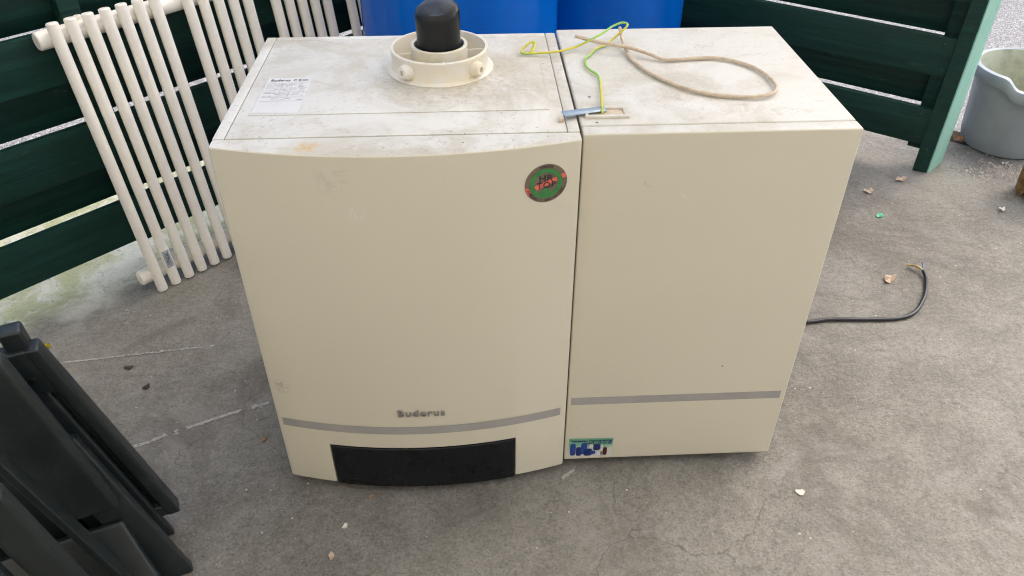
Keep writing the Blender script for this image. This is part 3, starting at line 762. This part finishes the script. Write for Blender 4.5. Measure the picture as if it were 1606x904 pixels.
slab_pts('seat', (-.655, -.262, .0), (-.722, -.200, .150), .26, .020, .006)
slab_pts('back_panel', (-.700, -.120, .0), (-.800, -.130, .42), .28, .016, .006)
for k in range(4): slab_pts('slat', (-.745 - .048 * k, -.157 - .020 * k, .0), (-.815 - .048 * k, -.166 - .020 * k, .42), .040, .016, .004)
slab_pts('armrest', (-.660, -.360, .05), (-.718, -.377, .440), .044, .030, .009, segs=5)
slab_pts('leg', (-.700, -.395, .0), (-.758, -.410, .42), .050, .020, .005)

# ------------------------------------------------------------------ litter and marks on the floor
def crumple(name, loc, sx, sy, h, mat, label, cat, seed, rz=0.0, group=None):
    rnd = random.Random(seed); bm = bmesh.new(); n_ = 9
    ringt = []; c0 = bm.verts.new((0, 0, h * .55)); c1 = bm.verts.new((0, 0, h * .15))
    top, bot = [], []
    for k in range(n_):
        a = 2*math.pi*k/n_; rr = rnd.uniform(.6, 1.1); zz = max(.0006, h * rnd.uniform(.0, 1.0))
        p = (sx * rr * math.cos(a), sy * rr * math.sin(a)); top.append(bm.verts.new((p[0], p[1], zz + .0012))); bot.append(bm.verts.new((p[0], p[1], zz)))
    for k in range(n_):
        k2 = (k + 1) % n_
        bm.faces.new((c0, top[k], top[k2])); bm.faces.new((c1, bot[k2], bot[k])); bm.faces.new((top[k], bot[k], bot[k2], top[k2]))
    me = to_mesh(bm, name); me.transform(Matrix.Rotation(rz, 4, 'Z'))
    o = add(name, me, mat); o.location = (loc[0], loc[1], .0004); tag(o, label, cat, group); return o
crumple('dry_leaf', (.8818, .5515), .022, .013, .015, 'paleleaf', 'curled tan leaf beside the black cable end', 'leaf', 1, .4)
crumple('dry_leaf', (1.0049, .9785), .013, .015, .010, 'paleleaf', 'small tan leaf on the floor before the fence post', 'leaf', 2, 1.0)
crumple('dry_leaf', (1.1305, 1.044), .022, .012, .014, 'paleleaf', 'pale torn leaf at the foot of the fence post', 'leaf', 3, .2)
crumple('dry_leaf', (1.4353, 1.2891), .022, .028, .028, 'leaf', 'upright brown leaf between post and bucket', 'leaf', 4, .7)
crumple('plastic_chip', (.983, .8461), .011, .010, .006, 'greenchip', 'bright green plastic scrap on the floor', 'scrap', 5, .2)
crumple('stone_chip', (1.3413, .8592), .013, .010, .011, 'chip', 'pale stone chip lying left of the broom', 'stone', 6, .5)
crumple('stone_chip', (1.495, 1.1219), .013, .010, .014, 'chip', 'white stone chip against the bucket base', 'stone', 7, .2)
crumple('stone_chip', (1.455, .905), .014, .010, .012, 'chip', 'white chip under the broom bristles', 'stone', 8, .9)
crumple('paint_flake', (.4343, -.0845), .011, .008, .003, 'chip', 'white flake on the floor before the cabinet', 'flake', 9, .2)
crumple('paint_flake', (-.4192, -.1778), .006, .008, .004, 'paleleaf', 'tan flake at the bottom edge of the floor', 'flake', 10, .3)
crumple('paint_flake', (-.402, -.119), .005, .007, .003, 'chip', 'slim white flake in front of the boiler', 'flake', 11, 2.6)
crumple('dry_leaf', (-.5867, .0934), .009, .005, .005, 'leaf', 'small orange leaf left of the boiler base', 'leaf', 12, .7)
crumple('rotten_leaf', (-.8679, .2557), .010, .008, .005, 'darkleaf', 'dark rotten leaf nearer the folded chair', 'leaf', 13, .5)
crumple('rotten_leaf', (-.9258, .3179), .014, .006, .004, 'darkleaf', 'dark rotten leaf below the radiator foot', 'leaf', 14, .1)
fw = crumple('yellow_flower', (-1.1346, .393), .012, .009, .020, 'yellow', 'tiny yellow flower head behind the folded chair', 'flower', 15, .4)
crumple('dry_leaf', (-.3624, -.0555), .006, .003, .003, 'leaf', 'brown fragment under the boiler front', 'leaf', 16, .1)
def streak(pts, w, seed, dens=1.0):
    rnd = random.Random(seed); bm = bmesh.new(); P = catmull([(x, y, 0) for x, y in pts], 90); run = 0.0
    for a, b in zip(P, P[1:]):
        run += rnd.gauss(0, .35); run *= .93
        if rnd.random() > dens + run * .5: continue
        d = (b - a); nrm = Vector((-d.y, d.x, 0)).normalized()
        for _ in range(2):
            zq = .0006 + .0014 * rnd.random(); c = a.lerp(b, rnd.random()) + nrm * rnd.gauss(0, w * .55); r = w * rnd.uniform(.15, .75)
            bm.faces.new([bm.verts.new((c.x + d.normalized().x * r * 1.8 * math.cos(t) + nrm.x * r * math.sin(t), c.y + d.normalized().y * r * 1.8 * math.cos(t) + nrm.y * r * math.sin(t), zq)) for t in [2*math.pi*k/7 + rnd.uniform(-.2, .2) for k in range(7)]])
    me = bpy.data.meshes.new('paint_streak'); bm.to_mesh(me); bm.free()
    return me
floor_o = bpy.data.objects['concrete_floor']
for pts, w_, sd, dn in (([(-1.12, .338), (-1.0, .352), (-.88, .368), (-.74, .386)], .0022, 3, .8), ([(-.87, .072), (-.80, .108), (-.73, .142), (-.655, .176), (-.60, .195)], .0032, 4, .50), ([(-.005, -.030), (.018, -.012)], .0025, 5, .6)):
    o = bpy.data.objects.new('paint_streak', streak(pts, w_, sd, dn)); COL.objects.link(o); o.data.materials.append(M['paint']); o.parent = floor_o
# loose grit, sweepings near the bucket
bm = bmesh.new(); rnd = random.Random(21)
def crumb(x, y, s):
    vs = [bm.verts.new((x + s * rnd.uniform(.5, 1.2) * math.cos(a), y + s * rnd.uniform(.5, 1.2) * math.sin(a), .0003)) for a in (0, 2.1, 4.2)]
    t = bm.verts.new((x, y, s * rnd.uniform(.5, 1.1)))
    for k in range(3): bm.faces.new((vs[k], vs[(k+1) % 3], t))
for k in range(4200):
    x, y = rnd.uniform(-1.5, 1.7), rnd.uniform(-.5, 1.4)
    if -.53 < x < .42 and -.06 < y < .42: continue
    crumb(x, y, rnd.choice((.0007, .0008, .001, .001, .0013, .002)))
for k in range(650):
    crumb(1.475 + rnd.gauss(0, .055), 1.075 + rnd.gauss(0, .032), rnd.choice((.002, .003, .004, .006)))
for k in range(120):
    crumb(1.33 + rnd.gauss(0, .06), 1.16 + rnd.gauss(0, .05), rnd.choice((.0015, .002, .003)))
me = to_mesh(bm, 'loose_grit'); gr = add('loose_grit', me, m_plain('mixed_grit', (.60, .52, .45), .8, var=.2, sc=9)); gr['kind'] = 'stuff'
tag(gr, 'fine pale grit and sweepings scattered over the concrete', 'grit')
